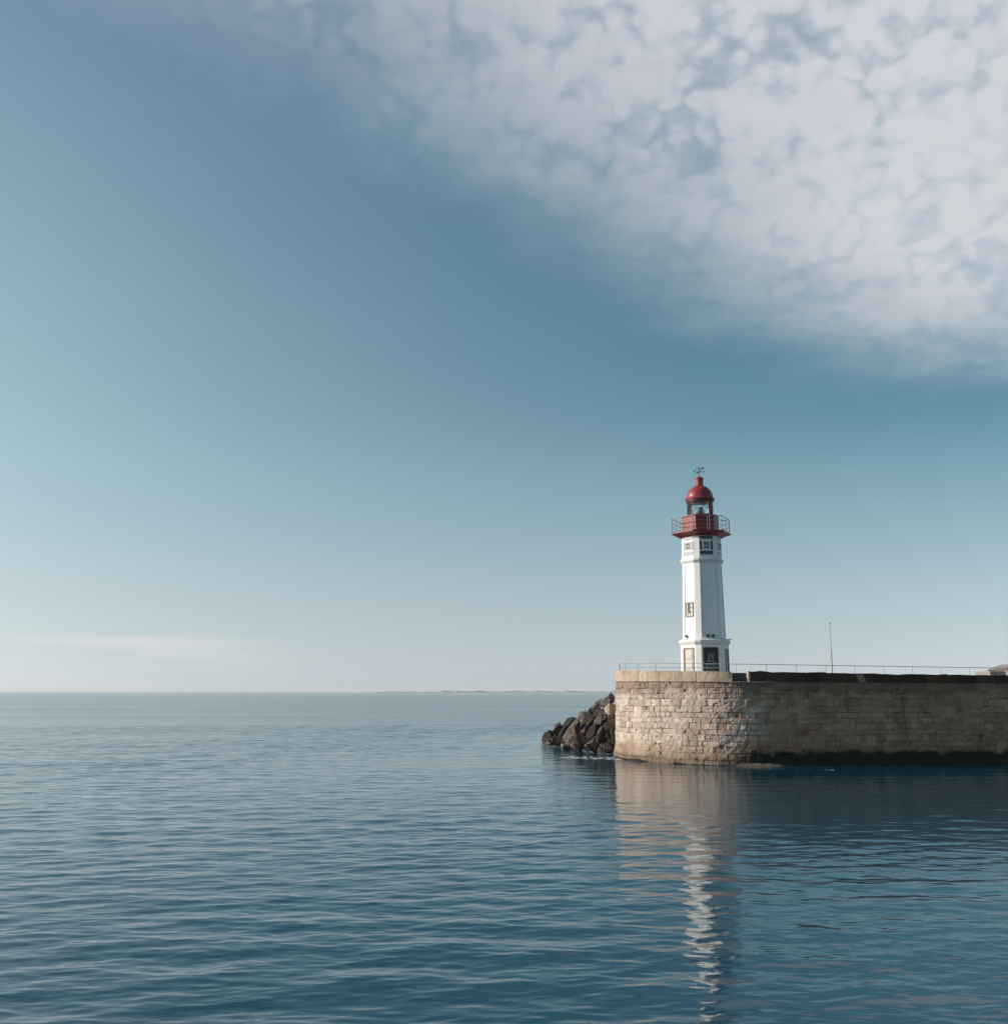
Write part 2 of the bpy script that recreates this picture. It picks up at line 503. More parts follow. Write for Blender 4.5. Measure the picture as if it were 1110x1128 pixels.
def masonry(S, Z, zlines=zc_, joints=cj):
    """relief (m, outward), tint, joint mask of a coursed wall at arc S, height Z"""
    wz = Z + (fbm(S * .35, Z * .35, 3, 3) - .5) * .16; ws = S + (fbm(S * .9, Z * .9, 5, 3) - .5) * .22
    k = np.clip(np.searchsorted(zlines, wz) - 1, 0, len(zlines) - 2)
    dz = np.minimum(wz - zlines[k], zlines[k + 1] - wz)
    ds = np.zeros_like(dz); bi = np.zeros_like(k)
    for c in np.unique(k):
        q = k == c; j = joints[c]
        i = np.clip(np.searchsorted(j, ws[q]) - 1, 0, len(j) - 2)
        ds[q] = np.minimum(ws[q] - j[i], j[i + 1] - ws[q]); bi[q] = i
    d = np.minimum(dz, ds)
    jm = 1 - sstep(.008, .062, d + (fbm(S * 4, Z * 4, 9, 2) - .5) * .05)
    wear = sstep(.43, .62, fbm(S * .5, Z * .6, 13, 4))             # patches where the joints have been pointed flush
    jm = jm * (1 - (.85 if zlines is zc_ else .2) * wear)
    rel = boff[k, bi % 2000] * .02 + (fbm(S * 2.4, Z * 2.4, 21, 5) - .5) * .12 + (fbm(S * .5, Z * .5, 27, 3) - .5) * .16 - jm * .05
    pit = sstep(.70, .80, fbm(S * 1.9, Z * 2.6, 33, 4)); rel = rel - pit * .10 + (fbm(S * 6, Z * 6, 35, 3) - .5) * .05
    tint = np.clip(btint[k, bi % 2000] * .75 + fbm(S * .7, Z * .9, 41, 4) * .5 - .1, 0, 1)
    return rel, tint, np.clip(jm + pit * .5, 0, 1)


def painted_shade(x, z):
    # shade painted into the stone colour beyond the sunlit head, with a patchy edge
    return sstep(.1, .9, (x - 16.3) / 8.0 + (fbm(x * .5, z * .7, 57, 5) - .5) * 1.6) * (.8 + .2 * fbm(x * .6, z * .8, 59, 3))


def wall_part(name, s0, s1, zb, zt, ds, dz, m, off=0.0, batter=True, inner=None, rough=1.0, joints=None, zlines=None, weed=None):
    S = np.arange(s0, s1 + ds * .5, ds); n = max(2, int(round(8.0 / dz)) if zb is None else int(round((np.max(zt(S)) - np.min(zb(S))) / dz)))
    v = np.linspace(0, 1, n)
    SS, VV = np.meshgrid(S, v)
    ZB = zb(S)[None, :]; ZT = zt(S)[None, :]
    ZZ = ZB + (ZT - ZB) * VV
    x, y, nx, ny = on_outline(SS)
    rel, tint, jm = masonry(SS, ZZ, zlines if zlines is not None else zc_, joints if joints is not None else cj)
    o = off + rel * rough
    if batter:
        o = o + (7.0 - ZZ) * .022 + np.clip(1.3 - ZZ, 0, 2)**2 * .12
    V = np.stack([x + nx * o, y + ny * o, ZZ], -1)
    rows = [V]; T1 = [tint]; J1 = [jm]; W1 = [np.zeros_like(tint) if weed is None else weed(SS)]
    if inner is not None:                                          # a top face and an inner face
        for off2, z in inner:
            x2, y2, nx2, ny2 = on_outline(S)
            zz = ZT[0] + z if z is not None else ZB[0]
            rows.append(np.stack([x2 + nx2 * off2, y2 + ny2 * off2, zz * np.ones_like(S)], -1)[None]); T1.append(tint[-1:]); J1.append(jm[-1:] * 0); W1.append(tint[-1:] * 0)
    V = np.concatenate(rows, 0)
    ob = grid_mesh(name, V.reshape(-1, 3), V.shape[0], V.shape[1], m, pier, smooth=False)
    attr(ob, 'tint', np.concatenate(T1, 0).ravel()); attr(ob, 'joint', np.concatenate(J1, 0).ravel()); attr(ob, 'weed', np.concatenate(W1, 0).ravel())
    attr(ob, 'shade_mask', painted_shade(V[..., 0], V[..., 2]).ravel())
    # close the two ends
    if inner is not None:
        bm = bmesh.new(); bm.from_mesh(ob.data); bm.verts.ensure_lookup_table()
        nr, nc = V.shape[:2]
        for c in (0, nc - 1):
            f = [bm.verts[r * nc + c] for r in range(nr)]
            try: bm.faces.new(f if c else f[::-1])
            except ValueError: pass
        bm.to_mesh(ob.data); bm.free()
    return ob


const = lambda z: (lambda s: np.full_like(np.asarray(s, float), z))
weedf = lambda s: sstep(S_GAP - 2.0, S_GAP + 1.5, s)
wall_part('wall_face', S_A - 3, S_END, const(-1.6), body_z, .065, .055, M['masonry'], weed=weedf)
# the rest of the outline, out of sight from the front: same wall, coarse
wall_part('wall_face', S_END, TOTAL + .0, const(-1.6), body_z, .6, .4, M['masonry'], weed=const(1.))
wall_part('wall_face', 0, S_A - 3, const(-1.6), body_z, .6, .4, M['masonry'], weed=const(0.))

# parapet of big dressed blocks on the head; a dark weathered one beyond the gap
zp = np.array([5.9, 8.6]); zj = [-2.0]
while zj[-1] < TOTAL + 4: zj.append(zj[-1] + random.choice([1.25, 1.5, 1.7, 1.9]))
zj = [np.array(zj)] * 2
wallb = lambda s: body_z(s) + .0
wall_part('parapet', S_A - 3, S_GAP - .25, wallb, top_z, .07, .07, M['parapet'], off=.10, batter=False, inner=[(-.55, 0.0), (-.60, None)], rough=.35, zlines=zp, joints=zj)
rough_top = lambda s: top_z(s) + (fbm(s * .45, s * 0, 51, 4) - .5) * .22 + (vnoise(s * 1.1, s * 0, 60) > .82) * .05
wall_part('parapet', S_GAP + 1.15, S_END, wallb, rough_top, .09, .09, M['dark_parapet'], off=.14, batter=False, inner=[(-.55, 0.0), (-.60, None)], rough=.8, zlines=zp, joints=zj)
wall_part('parapet', S_END, TOTAL, wallb, top_z, .8, .4, M['dark_parapet'], off=.1, batter=False, inner=[(-.55, 0.0), (-.60, None)], rough=.4)
# string course under the dark parapet
g0 = S_GAP + 1.0
wall_part('string_course', g0, S_END, lambda s: body_z(s) - .62, lambda s: body_z(s) - .004, .09, .08, M['masonry'], off=.07, batter=True, inner=[(-.2, 0.0), (-.25, None)], rough=.8, zlines=np.array([5.2, 8.0]), joints=zj)


def local_frame(s):
    x, y, nx, ny = [float(q) for q in on_outline(s)]
    return Vector((x, y, 0)), Vector((nx, ny, 0)), Vector((-ny, nx, 0))


# the gap in the parapet: set-back wall, lit jamb post, step
p, n, tt = local_frame(S_GAP + .45)
fr = Matrix((( -tt.x, n.x, 0), (-tt.y, n.y, 0), (0, 0, 1)))
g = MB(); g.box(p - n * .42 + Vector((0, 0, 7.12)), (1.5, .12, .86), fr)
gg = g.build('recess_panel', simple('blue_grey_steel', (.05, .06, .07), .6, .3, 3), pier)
p2, n2, t2 = local_frame(S_GAP + 1.08)
fr2 = Matrix(((-t2.x, n2.x, 0), (-t2.y, n2.y, 0), (0, 0, 1)))
attr_o = MB().box(p2 + n2 * .0 + Vector((0, 0, 7.24)), (.16, .5, .92), fr2).build('jamb_post', M['parapet'], pier, bevel=.02)
attr(attr_o, 'tint', [.7] * 8); attr(attr_o, 'joint', [0] * 8)
ld = MB()
for k in range(9):
    q, qn, qt = local_frame(S_GAP - .4 + k * .42); fk = Matrix(((-qt.x, qn.x, 0), (-qt.y, qn.y, 0), (0, 0, 1)))
    ld.box(q + qn * (.20 + random.uniform(-.02, .02)) + Vector((0, 0, 6.80 + random.uniform(-.02, .01))), (.40, .34, .07), fk)
ld.build('ledge', M['paving'], pier, bevel=.01)
# pale repaired block
s_p = arc_of(29.9, 88.6)
p, n, tt = local_frame(s_p); fr = Matrix(((-tt.x, n.x, 0), (-tt.y, n.y, 0), (0, 0, 1)))
k = MB(); zt_ = float(rough_top(s_p)) + .01; zb_ = float(body_z(s_p)) + .02
q = []
for dep in (-.3, .20):
    for (a, z) in ((-.42, zt_), (.14, zt_), (.46, zb_), (-.2, zb_)):
        q.append(p + n * dep - tt * a * -1 + Vector((0, 0, z)))
k.add(q, [(0, 1, 2, 3), (7, 6, 5, 4), (0, 4, 5, 1), (1, 5, 6, 2), (2, 6, 7, 3), (3, 7, 4, 0)])
k.build('repair_block', M['patch'], pier)

# paved deck inside the parapet
ss = np.linspace(0, TOTAL, 420, endpoint=False)
x, y, nx, ny = on_outline(ss)
link_mesh('deck', [(a - c * .3, b_ - d * .3, 6.95) for a, b_, c, d in zip(x, y, nx, ny)], [tuple(range(len(ss)))], M['paving'], pier)

# worn footing just awash along the foot of the wall
ft = []
S = np.arange(S_NOSE - 1, S_END, .12)
x, y, nx, ny = on_outline(S)
wd = .22 + .5 * (fbm(S * .35, S * 0, 71, 4) - .4); hz = -.14 + .36 * (fbm(S * .5, S * 0, 77, 4) - .5)
bump_ = np.exp(-((S - (S_GAP + 1.7)) / 1.7)**4); hz = hz + .13 * bump_; wd = wd + .2 * bump_
rows = []
for o_, dz in ((.1, .25), (.35, .16), (.7, .05), (1.0, -.05), (1.08, -.5), (1.1, -1.5)):
    oo = .33 + o_ * wd
    rows.append(np.stack([x + nx * oo, y + ny * oo, hz + dz + (fbm(S * 2, S * 0 + o_ * 9, 81, 4) - .5) * .12], -1))
V = np.stack(rows, 0)
fo = grid_mesh('footing', V.reshape(-1, 3), V.shape[0], V.shape[1], M['masonry'], pier, smooth=False)
attr(fo, 'tint', vnoise(np.arange(V.shape[0] * V.shape[1]) * .3, np.zeros(V.shape[0] * V.shape[1]))); attr(fo, 'joint', np.zeros(V.shape[0] * V.shape[1])); attr(fo, 'weed', np.repeat(1 - .95 * bump_[None], V.shape[0], 0).ravel())

# ---------------------------------------------------------------- pier railing (stands on the parapet)
rl = empty('pier_railing', (0, 0, 0))
tag(rl, 'low thin grey metal railing running along the top of the pier parapet', 'railing')


def rail_line(s0, s1, h, step=.6):
    S = np.arange(s0, s1, step); x, y, nx, ny = on_outline(S)
    return [Vector((a - c * .25, b_ - d * .25, z + h)) for a, b_, c, d, z in zip(x, y, nx, ny, top_z(S))]


S_RAIL0 = S_NOSE - 1.2
MB().tube(rail_line(S_RAIL0, S_FAR - 3, .64), .026, 6).build('top_rail', M['rail'], rl)
MB().tube(rail_line(S_RAIL0, S_GAP - .6, .30), .024, 6).build('lower_rail', M['rail'], rl)
k = 0; s = S_RAIL0
while s < S_FAR - 3:
    x, y, nx, ny = [float(v) for v in on_outline(s)]; z = float(top_z(s))
    b_ = Vector((x - nx * .25, y - ny * .25, z - .12))
    MB().tube([b_, b_ + Vector((0, 0, .78))], .045 if k == 0 else .016, 6).build('post', M['rail'], rl)
    s += 2.6; k += 1

# ---------------------------------------------------------------- lighthouse
LX, LY, LZ = 18.42, 96.0, 6.95
los = math.atan2(LX, LY)
lh = empty('lighthouse', (LX, LY, LZ), 0)
tag(lh, 'white six-sided lighthouse with red gallery and red domed lantern on the pier head', 'lighthouse')
A0 = -PI / 2 - los      # direction from the tower to the camera


def hexpt(th, r): return Vector((r * math.cos(th), r * math.sin(th), 0))


# angle 0 = towards the camera, positive to the right in the picture
def wa(deg): return A0 + R(deg)


VERT = [-15 + 60 * k for k in range(6)]
FACE = [15 + 60 * k for k in range(6)]


def hexring(r, z, c=0.0, rec=0.0, pil=.1):
    """hexagon ring with corners cut by a facet c wide, faces recessed by rec behind pilaster returns"""
    pts = []
    for v in VERT:
        a = wa(v); P = hexpt(a, r)
        d1 = (hexpt(wa(v - 60), r) - P).normalized(); d2 = (hexpt(wa(v + 60), r) - P).normalized()
        k = c / math.sqrt(3)
        n1 = -hexpt(wa(v - 30), 1); n2 = -hexpt(wa(v + 30), 1)
        if c == 0: pts.append(P); continue
        pts += [P + d1 * (k + pil) + n1 * rec, P + d1 * (k + pil - .004), P + d1 * k, P + d2 * k, P + d2 * (k + pil - .004), P + d2 * (k + pil) + n2 * rec]
    return [p + Vector((0, 0, z - LZ)) for p in pts]


def face_frame(deg, apo, z):
    """matrix of a face: x to the right seen from outside, y outward, z up"""
    n = hexpt(wa(deg), 1); xr = Vector((-n.y, n.x, 0))
    m_ = Matrix(((xr.x, n.x, 0), (xr.y, n.y, 0), (0, 0, 1)))
    return m_, n * apo + Vector((0, 0, z - LZ))


def fbox(mb, deg, apo, xo, z, size):
    m_, c = face_frame(deg, apo, z); return mb.box(c + m_ @ Vector((xo, 0, 0)), size, m_)


CH = .56; C30 = math.cos(R(30))
# base block with recessed faces
RB = 2.36
MB().rings([hexring(RB, 6.9, CH, .06, .12), hexring(RB - .02, 9.82, CH, .06, .12), hexring(RB - .02, 9.86, CH, 0.0, .12), hexring(RB - .03, 10.16, CH, 0, .12)]).build('base', M['white'], lh)
MB().rings([hexring(RB - .02, 10.165, CH), hexring(RB + .02, 10.25, CH), hexring(RB + .14, 10.42, CH), hexring(RB + .15, 10.60, CH), hexring(RB + .02, 10.66, CH), hexring(2.12, 10.78, CH)]).build('base_cornice', M['white_trim'], lh)
# shaft
MB().rings([hexring(2.11, 10.785, CH, .0, .09), hexring(2.10, 10.98, CH, .0, .09), hexring(2.098, 11.0, CH, .055, .09), hexring(1.945, 17.42, CH * .95, .055, .09), hexring(1.944, 17.44, CH * .95, 0, .09), hexring(1.94, 17.62, CH * .95, 0, .09)]).build('shaft', M['white'], lh)
MB().rings([hexring(1.95, 17.625, CH), hexring(1.99, 17.70, CH), hexring(2.14, 17.90, CH), hexring(2.15, 18.06, CH), hexring(2.02, 18.10, CH), hexring(1.99, 18.34, CH)]).build('shaft_cornice', M['white_trim'], lh)
# upper room
RU = 1.96
MB().rings([hexring(RU, 18.345, CH), hexring(RU - .02, 20.15, CH)]).build('upper_room', M['white'], lh)
for k, f in enumerate(FACE):
    ap = RU * C30 - .012
    pa = MB()
    fbox(pa, f, ap, 0, 19.98, (1.22, .09, .24)); fbox(pa, f, ap, 0, 18.57, (1.22, .09, .34))
    fbox(pa, f, ap, -.52, 19.25, (.20, .09, .80)); fbox(pa, f, ap, .52, 19.25, (.20, .09, .80))
    pa.build('panel', M['dark_panel'] if f == 15 else M['grey_metal'], lh, bevel=.01)
    wf = MB()
    for xo in (-.27, .27): fbox(wf, f, ap, xo, 19.25, (.07, .13, .74))
    for zo in (-.335, .335): fbox(wf, f, ap, 0, 19.25 + zo, (.47, .13, .07))
    fbox(wf, f, ap, 0, 19.25, (.05, .12, .6)); fbox(wf, f, ap, 0, 19.25, (.47, .118, .05))
    wo = wf.build('window', M['white_trim'], lh)
    fbox(MB(), f, ap, 0, 19.25, (.50, .07, .64)).build('pane', M['window_glass'], wo)
# gallery deck
MB().rings([hexring(2.05, 20.155), hexring(2.16, 20.24), hexring(2.80, 20.44), hexring(2.86, 20.47), hexring(2.86, 20.58), hexring(2.80, 20.60)]).build('gallery_deck', M['red'], lh)
# drum under the lantern
dm = MB().rings([hexring(1.78, 20.602), hexring(1.78, 20.75), hexring(1.72, 20.78), hexring(1.72, 22.05), hexring(1.80, 22.09), hexring(1.80, 22.18), hexring(1.62, 22.20)])
dm.build('lantern_drum', M['red'], lh)
bd = MB()
for z in (21.12, 21.58):
    bd.rings([hexring(1.70, z - .035), hexring(1.745, z - .03), hexring(1.745, z + .03), hexring(1.70, z + .035)])
bd.build('drum_band', M['red'], lh)
# gallery railing
gr = empty('gallery_railing', (0, 0, 0)); gr.parent = lh
for z, r_ in ((21.93, .030), (21.52, .020), (21.12, .020), (20.78, .020)):
    MB().tube(hexring(2.72, z), r_, 6, closed=True).build('rail', M['grey_metal'], gr)
for v in VERT:
    for f_ in (0, .5):
        P = hexpt(wa(v), 2.72).lerp(hexpt(wa(v + 60), 2.72), f_)
        MB().tube([P + Vector((0, 0, 20.55 - LZ)), P + Vector((0, 0, 21.94 - LZ))], .034 if f_ == 0 else .024, 6).build('post', M['grey_metal'], gr)
# pale ladder pole on the drum
m_, c = face_frame(15, 1.72 * C30 + .06, 21.4)
MB().tube([c + m_ @ Vector((.42, .03, -.75)), c + m_ @ Vector((.42, .03, .72))], .03, 6).build('drain_pipe', M['white_trim'], lh)
# lantern: glass with lattice bars, lens, floor
NB = 7; RL = 1.17
ln = MB().lathe([(RL, 22.21 - LZ), (RL, 23.58 - LZ)], 40, cap=False).build('lantern_glass', M['lantern_glass'], lh, smooth=True)
lt = MB()
for k in range(NB):
    a = 2 * PI * k / NB + .2
    P = lambda t_, z: Vector(((RL + .02) * math.cos(t_), (RL + .02) * math.sin(t_), z - LZ))
    a2 = 2 * PI * (k + 1) / NB + .2
    lt.tube([P(a + (a2 - a) * q / 4, 22.21 + 1.34 * q / 4) for q in range(5)], .017, 5)
    lt.tube([P(a2 + (a - a2) * q / 4, 22.21 + 1.34 * q / 4) for q in range(5)], .017, 5)
for a in [2 * PI * k / 7 + .2 for k in range(7)]:
    lt.tube([P(a, 22.2), P(a, 23.56)], .022, 6)
lt.build('lattice_bar', M['dark_metal'], lh)
MB().lathe([(RL + .06, 22.19 - LZ), (RL + .08, 22.25 - LZ), (RL + .06, 22.31 - LZ), (RL - .02, 22.32 - LZ)], 40).build('lantern_sill', M['red'], lh, smooth=True)
MB().lathe([(.12, 22.33 - LZ), (.14, 22.42 - LZ), (.27, 22.5 - LZ), (.30, 22.75 - LZ), (.28, 22.98 - LZ), (.18, 23.06 - LZ), (.06, 23.1 - LZ)], 24).build('lens', M['lens'], lh, smooth=True)
# dome
dp = [(RL + .02, 23.5 - LZ), (RL + .10, 23.54 - LZ), (RL + .10, 23.72 - LZ), (RL + .22, 23.76 - LZ), (RL + .20, 23.86 - LZ)]
for k in range(0, 13):
    a = R(k * 7.2); dp.append((1.26 * math.cos(a) ** .95 if k < 12 else .3, 23.88 - LZ + 1.28 * math.sin(a)))
MB().lathe(dp, 48).build('dome', M['dome_red'], lh, smooth=True)
MB().lathe([(RL + .08, 23.53 - LZ), (RL + .105, 23.56 - LZ), (RL + .105, 23.71 - LZ), (RL, 23.73 - LZ)], 40).build('dome_ring', M['dark_metal'], lh, smooth=True)
MB().lathe([(.30, 25.1 - LZ), (.40, 25.13 - LZ), (.40, 25.2 - LZ), (.36, 25.24 - LZ), (.37, 25.74 - LZ), (.42, 25.78 - LZ), (.42, 25.84 - LZ), (.30, 25.93 - LZ), (.12, 26.02 - LZ), (.05, 26.1 - LZ)], 28).build('vent_cap', M['dome_red'], lh, smooth=False)
wv = MB().tube([(0, 0, 26.02 - LZ), (0, 0, 26.95 - LZ)], .035, 6).build('weathervane', M['dark_metal'], lh)
ar = MB()
for a in (20, 110, 200, 290):
    P = hexpt(wa(a), .5) + Vector((0, 0, 26.48 - LZ)); ar.tube([(0, 0, 26.48 - LZ), P], .02, 5)
    m_ = Matrix.Rotation(wa(a), 3, 'Z')
    ar.box(P + Vector((0, 0, .0)), (.05, .13, .035), m_); ar.box(P + Vector((0, 0, .08)), (.05, .13, .035), m_); ar.box(P + m_ @ Vector((0, .06, .04)), (.05, .035, .12), m_); ar.box(P + m_ @ Vector((0, -.06, .04)), (.05, .035, .12), m_)
ar.build('compass_arm', M['dark_metal'], wv)
ax = MB().tube([hexpt(wa(70), .52) + Vector((0, 0, 26.80 - LZ)), hexpt(wa(250), .42) + Vector((0, 0, 26.80 - LZ))], .025, 6)
q = hexpt(wa(70), .40) + Vector((0, 0, 26.80 - LZ)); ax.box(q, (.05, .24, .17), Matrix.Rotation(wa(70) + PI / 2, 3, 'Z'))
ax.build('arrow', M['dark_metal'], wv)
# shaft window on the left lit face
ap = 2.02 * C30 - .03
tiltm = 1
wf = MB(); f = -45
for xo in (-.44, .44): fbox(wf, f, ap - .005, xo, 13.40, (.10, .16, 1.34))
for zo in (-.62, .62): fbox(wf, f, ap - .005, 0, 13.40 + zo, (.78, .16, .12))
fbox(wf, f, ap - .02, .0, 13.40, (.05, .14, 1.12))
for zo in (-.2, .2): fbox(wf, f, ap - .02, .2, 13.40 + zo, (.36, .13, .04))
w1 = wf.build('window', M['win_frame'], lh, bevel=.008)
fbox(MB(), f, ap - .06, .22, 13.40, (.40, .14, 1.14)).build('shutter', M['tan_pane'], w1)
fbox(MB(), f, ap - .07, -.22, 13.40, (.40, .14, 1.14)).build('pane', M['window_glass'], w1)
fbox(MB(), f, ap - .02, -.30, 13.40, (.16, .12, 1.10)).build('shutter', M['tan_pane'], w1)


# doors of the base
def door(f, dark):
    ap = RB * C30 - .06
    d = empty('door', (0, 0, 0)); d.parent = lh
    fm = MB()
    for xo in (-.60, .60): fbox(fm, f, ap, xo, 8.42, (.12, .18, 3.04))
    fbox(fm, f, ap, 0, 9.88, (1.08, .18, .12)); fm.build('frame', M['door_dark'] if dark else M['win_frame'], d, bevel=.01)
    fbox(MB(), f, ap - .02, 0, 8.37, (1.08, .10, 2.92)).build('panel', M['door_dark'] if dark else M['door_tan'], d)
    g = MB()
    if dark:      # pale wrought-iron scrolls and bars in front of the dark glass
        m_, c = face_frame(f, ap + .05, 8.85)
        for xo in (-.42, -.28, -.14, 0, .14, .28, .42): g.tube([c + m_ @ Vector((xo, 0, -1.8)), c + m_ @ Vector((xo, 0, -.45))], .016, 5)
        for r_, cx, cz in ((.26, 0, .05), (.15, 0, .05), (.13, -.3, -.25), (.13, .3, -.25), (.12, -.18, .42), (.12, .18, .42)):
            g.tube([c + m_ @ Vector((cx + r_ * math.cos(2 * PI * q / 18), 0, cz + r_ * math.sin(2 * PI * q / 18))) for q in range(18)], .022, 5, closed=True)
        g.tube([c + m_ @ Vector((-.5, 0, -.42)), c + m_ @ Vector((.5, 0, -.42))], .02, 5)
        g.build('grille', simple('grille_paint', (.42, .41, .40), .5), d)
    else:
        for zo in (7.4, 8.35, 9.3): fbox(g, f, ap + .04, 0, zo, (.74, .05, .74))
        g.build('door_panel', M['tan_pane'], d, bevel=.015)
    m_, c = face_frame(f, ap + .09, 8.2); MB().tube([c + m_ @ Vector((.44, 0, -.08)), c + m_ @ Vector((.44, 0, .1))], .025, 6).build('handle', M['grey_metal'], d)


door(15, True); door(-45, False)
# tall grey windows of the base on the faces out to the sides
for f in (75,):
    ap = RB * C30 - .06
    wf = MB()
    for xo in (-.4, .4): fbox(wf, f, ap, xo, 8.5, (.1, .18, 2.6))
    fbox(wf, f, ap, 0, 9.75, (.7, .18, .1)); w1 = wf.build('window', M['win_frame'], lh); fbox(MB(), f, ap - .02, 0, 8.45, (.7, .1, 2.5)).build('pane', M['window_glass'], w1)
# floodlights on the base cornice
for f, xo in ((15, .30), (15, -.18), (-45, -.35)):
    m_, c = face_frame(f, 2.14 * C30 + .04, 10.80)
    fl = MB().tube([c + m_ @ Vector((xo, 0, -.04)), c + m_ @ Vector((xo, .02, .14))], .03, 6)
    fl.box(c + m_ @ Vector((xo, .05, .19)), (.24, .16, .18), m_ @ Matrix.Rotation(R(25), 3, 'X')); fl.build('floodlight', M['dark_metal'], lh, bevel=.02)
m_, c = face_frame(75, 2.3, 10.66)
MB().tube([c + m_ @ Vector((-.3, -.25, -.02)), c + m_ @ Vector((-.3, .28, .02))], .035, 6).build('spout', M['dark_metal'], lh)

# ---------------------------------------------------------------- mast on the pier
b_ = at(916.7, 742, 92.5); b_.z = 6.95
t_ = at(914.05, 687.5, 92.5)
ms = empty('slim_mast', b_); tag(ms, 'thin grey mast standing alone behind the dark parapet, right of the lighthouse', 'mast')
H_ = t_.z - b_.z
MB().tube([(0, 0, 0), (0, 0, H_ * .55)], .055, 8, .04).build('pole', M['rail'], ms)
MB().tube([(0, 0, H_ * .55), (0, 0, H_)], .028, 8, .018).build('whip', M['rail'], ms)
MB().lathe([(.05, H_), (.07, H_ + .03), (.07, H_ + .13), (.03, H_ + .17)], 10).build('lamp', M['grey_metal'], ms)
MB().lathe([(.2, 0), (.2, .03), (.07, .06), (.06, .4)], 12).build('base_plate', M['grey_metal'], ms)

# ---------------------------------------------------------------- boulders
def rock_mesh(seed, nplane=13, el=(1, 1, 1)):
    r = np.random.default_rng(seed)
    bm = bmesh.new(); bmesh.ops.create_icosphere(bm, subdivisions=4, radius=1.0)
    V = np.array([v.co[:] for v in bm.verts])
    for k in range(nplane):
        n = r.normal(size=3); n /= np.linalg.norm(n); d = r.uniform(.30, .74)
        q = np.maximum(0, V @ n - d); V -= q[:, None] * n[None, :] * .97
    V *= np.array([[1.15, 1.5, 1.95]])
    n0 = fbm(V[:, 0] * 5 + 3, V[:, 1] * 5 + V[:, 2] * 4, seed + 7, 3) - .5
    V += n0[:, None] * .10 * V
    V += (fbm(V[:, 0] * 2 + V[:, 2], V[:, 1] * 2 - V[:, 2], seed, 4) - .5)[:, None] * .24 * V
    for v, c in zip(bm.verts, V): v.co = c
    me = bpy.data.meshes.new('boulder'); bm.to_mesh(me); bm.free(); return me


ROCKS = [rock_mesh(100 + k, 8 + k % 4 * 2) for k in range(8)]
RM = {}
for i, me in enumerate(ROCKS):
    for kk in ('rock_dark', 'rock_grey', 'rock_pale'):
        c = me.copy(); c.materials.append(M[kk]); RM[i, kk] = c
GROUP = 'boulders heaped against the pier head'


def boulder(loc, size, rot, i, m, label):
    o = bpy.data.objects.new('boulder', RM[i % 8, m]); COL.objects.link(o)
    o.location = loc; o.scale = size; o.rotation_euler = rot
    return tag(o, label, 'boulder', GROUP)


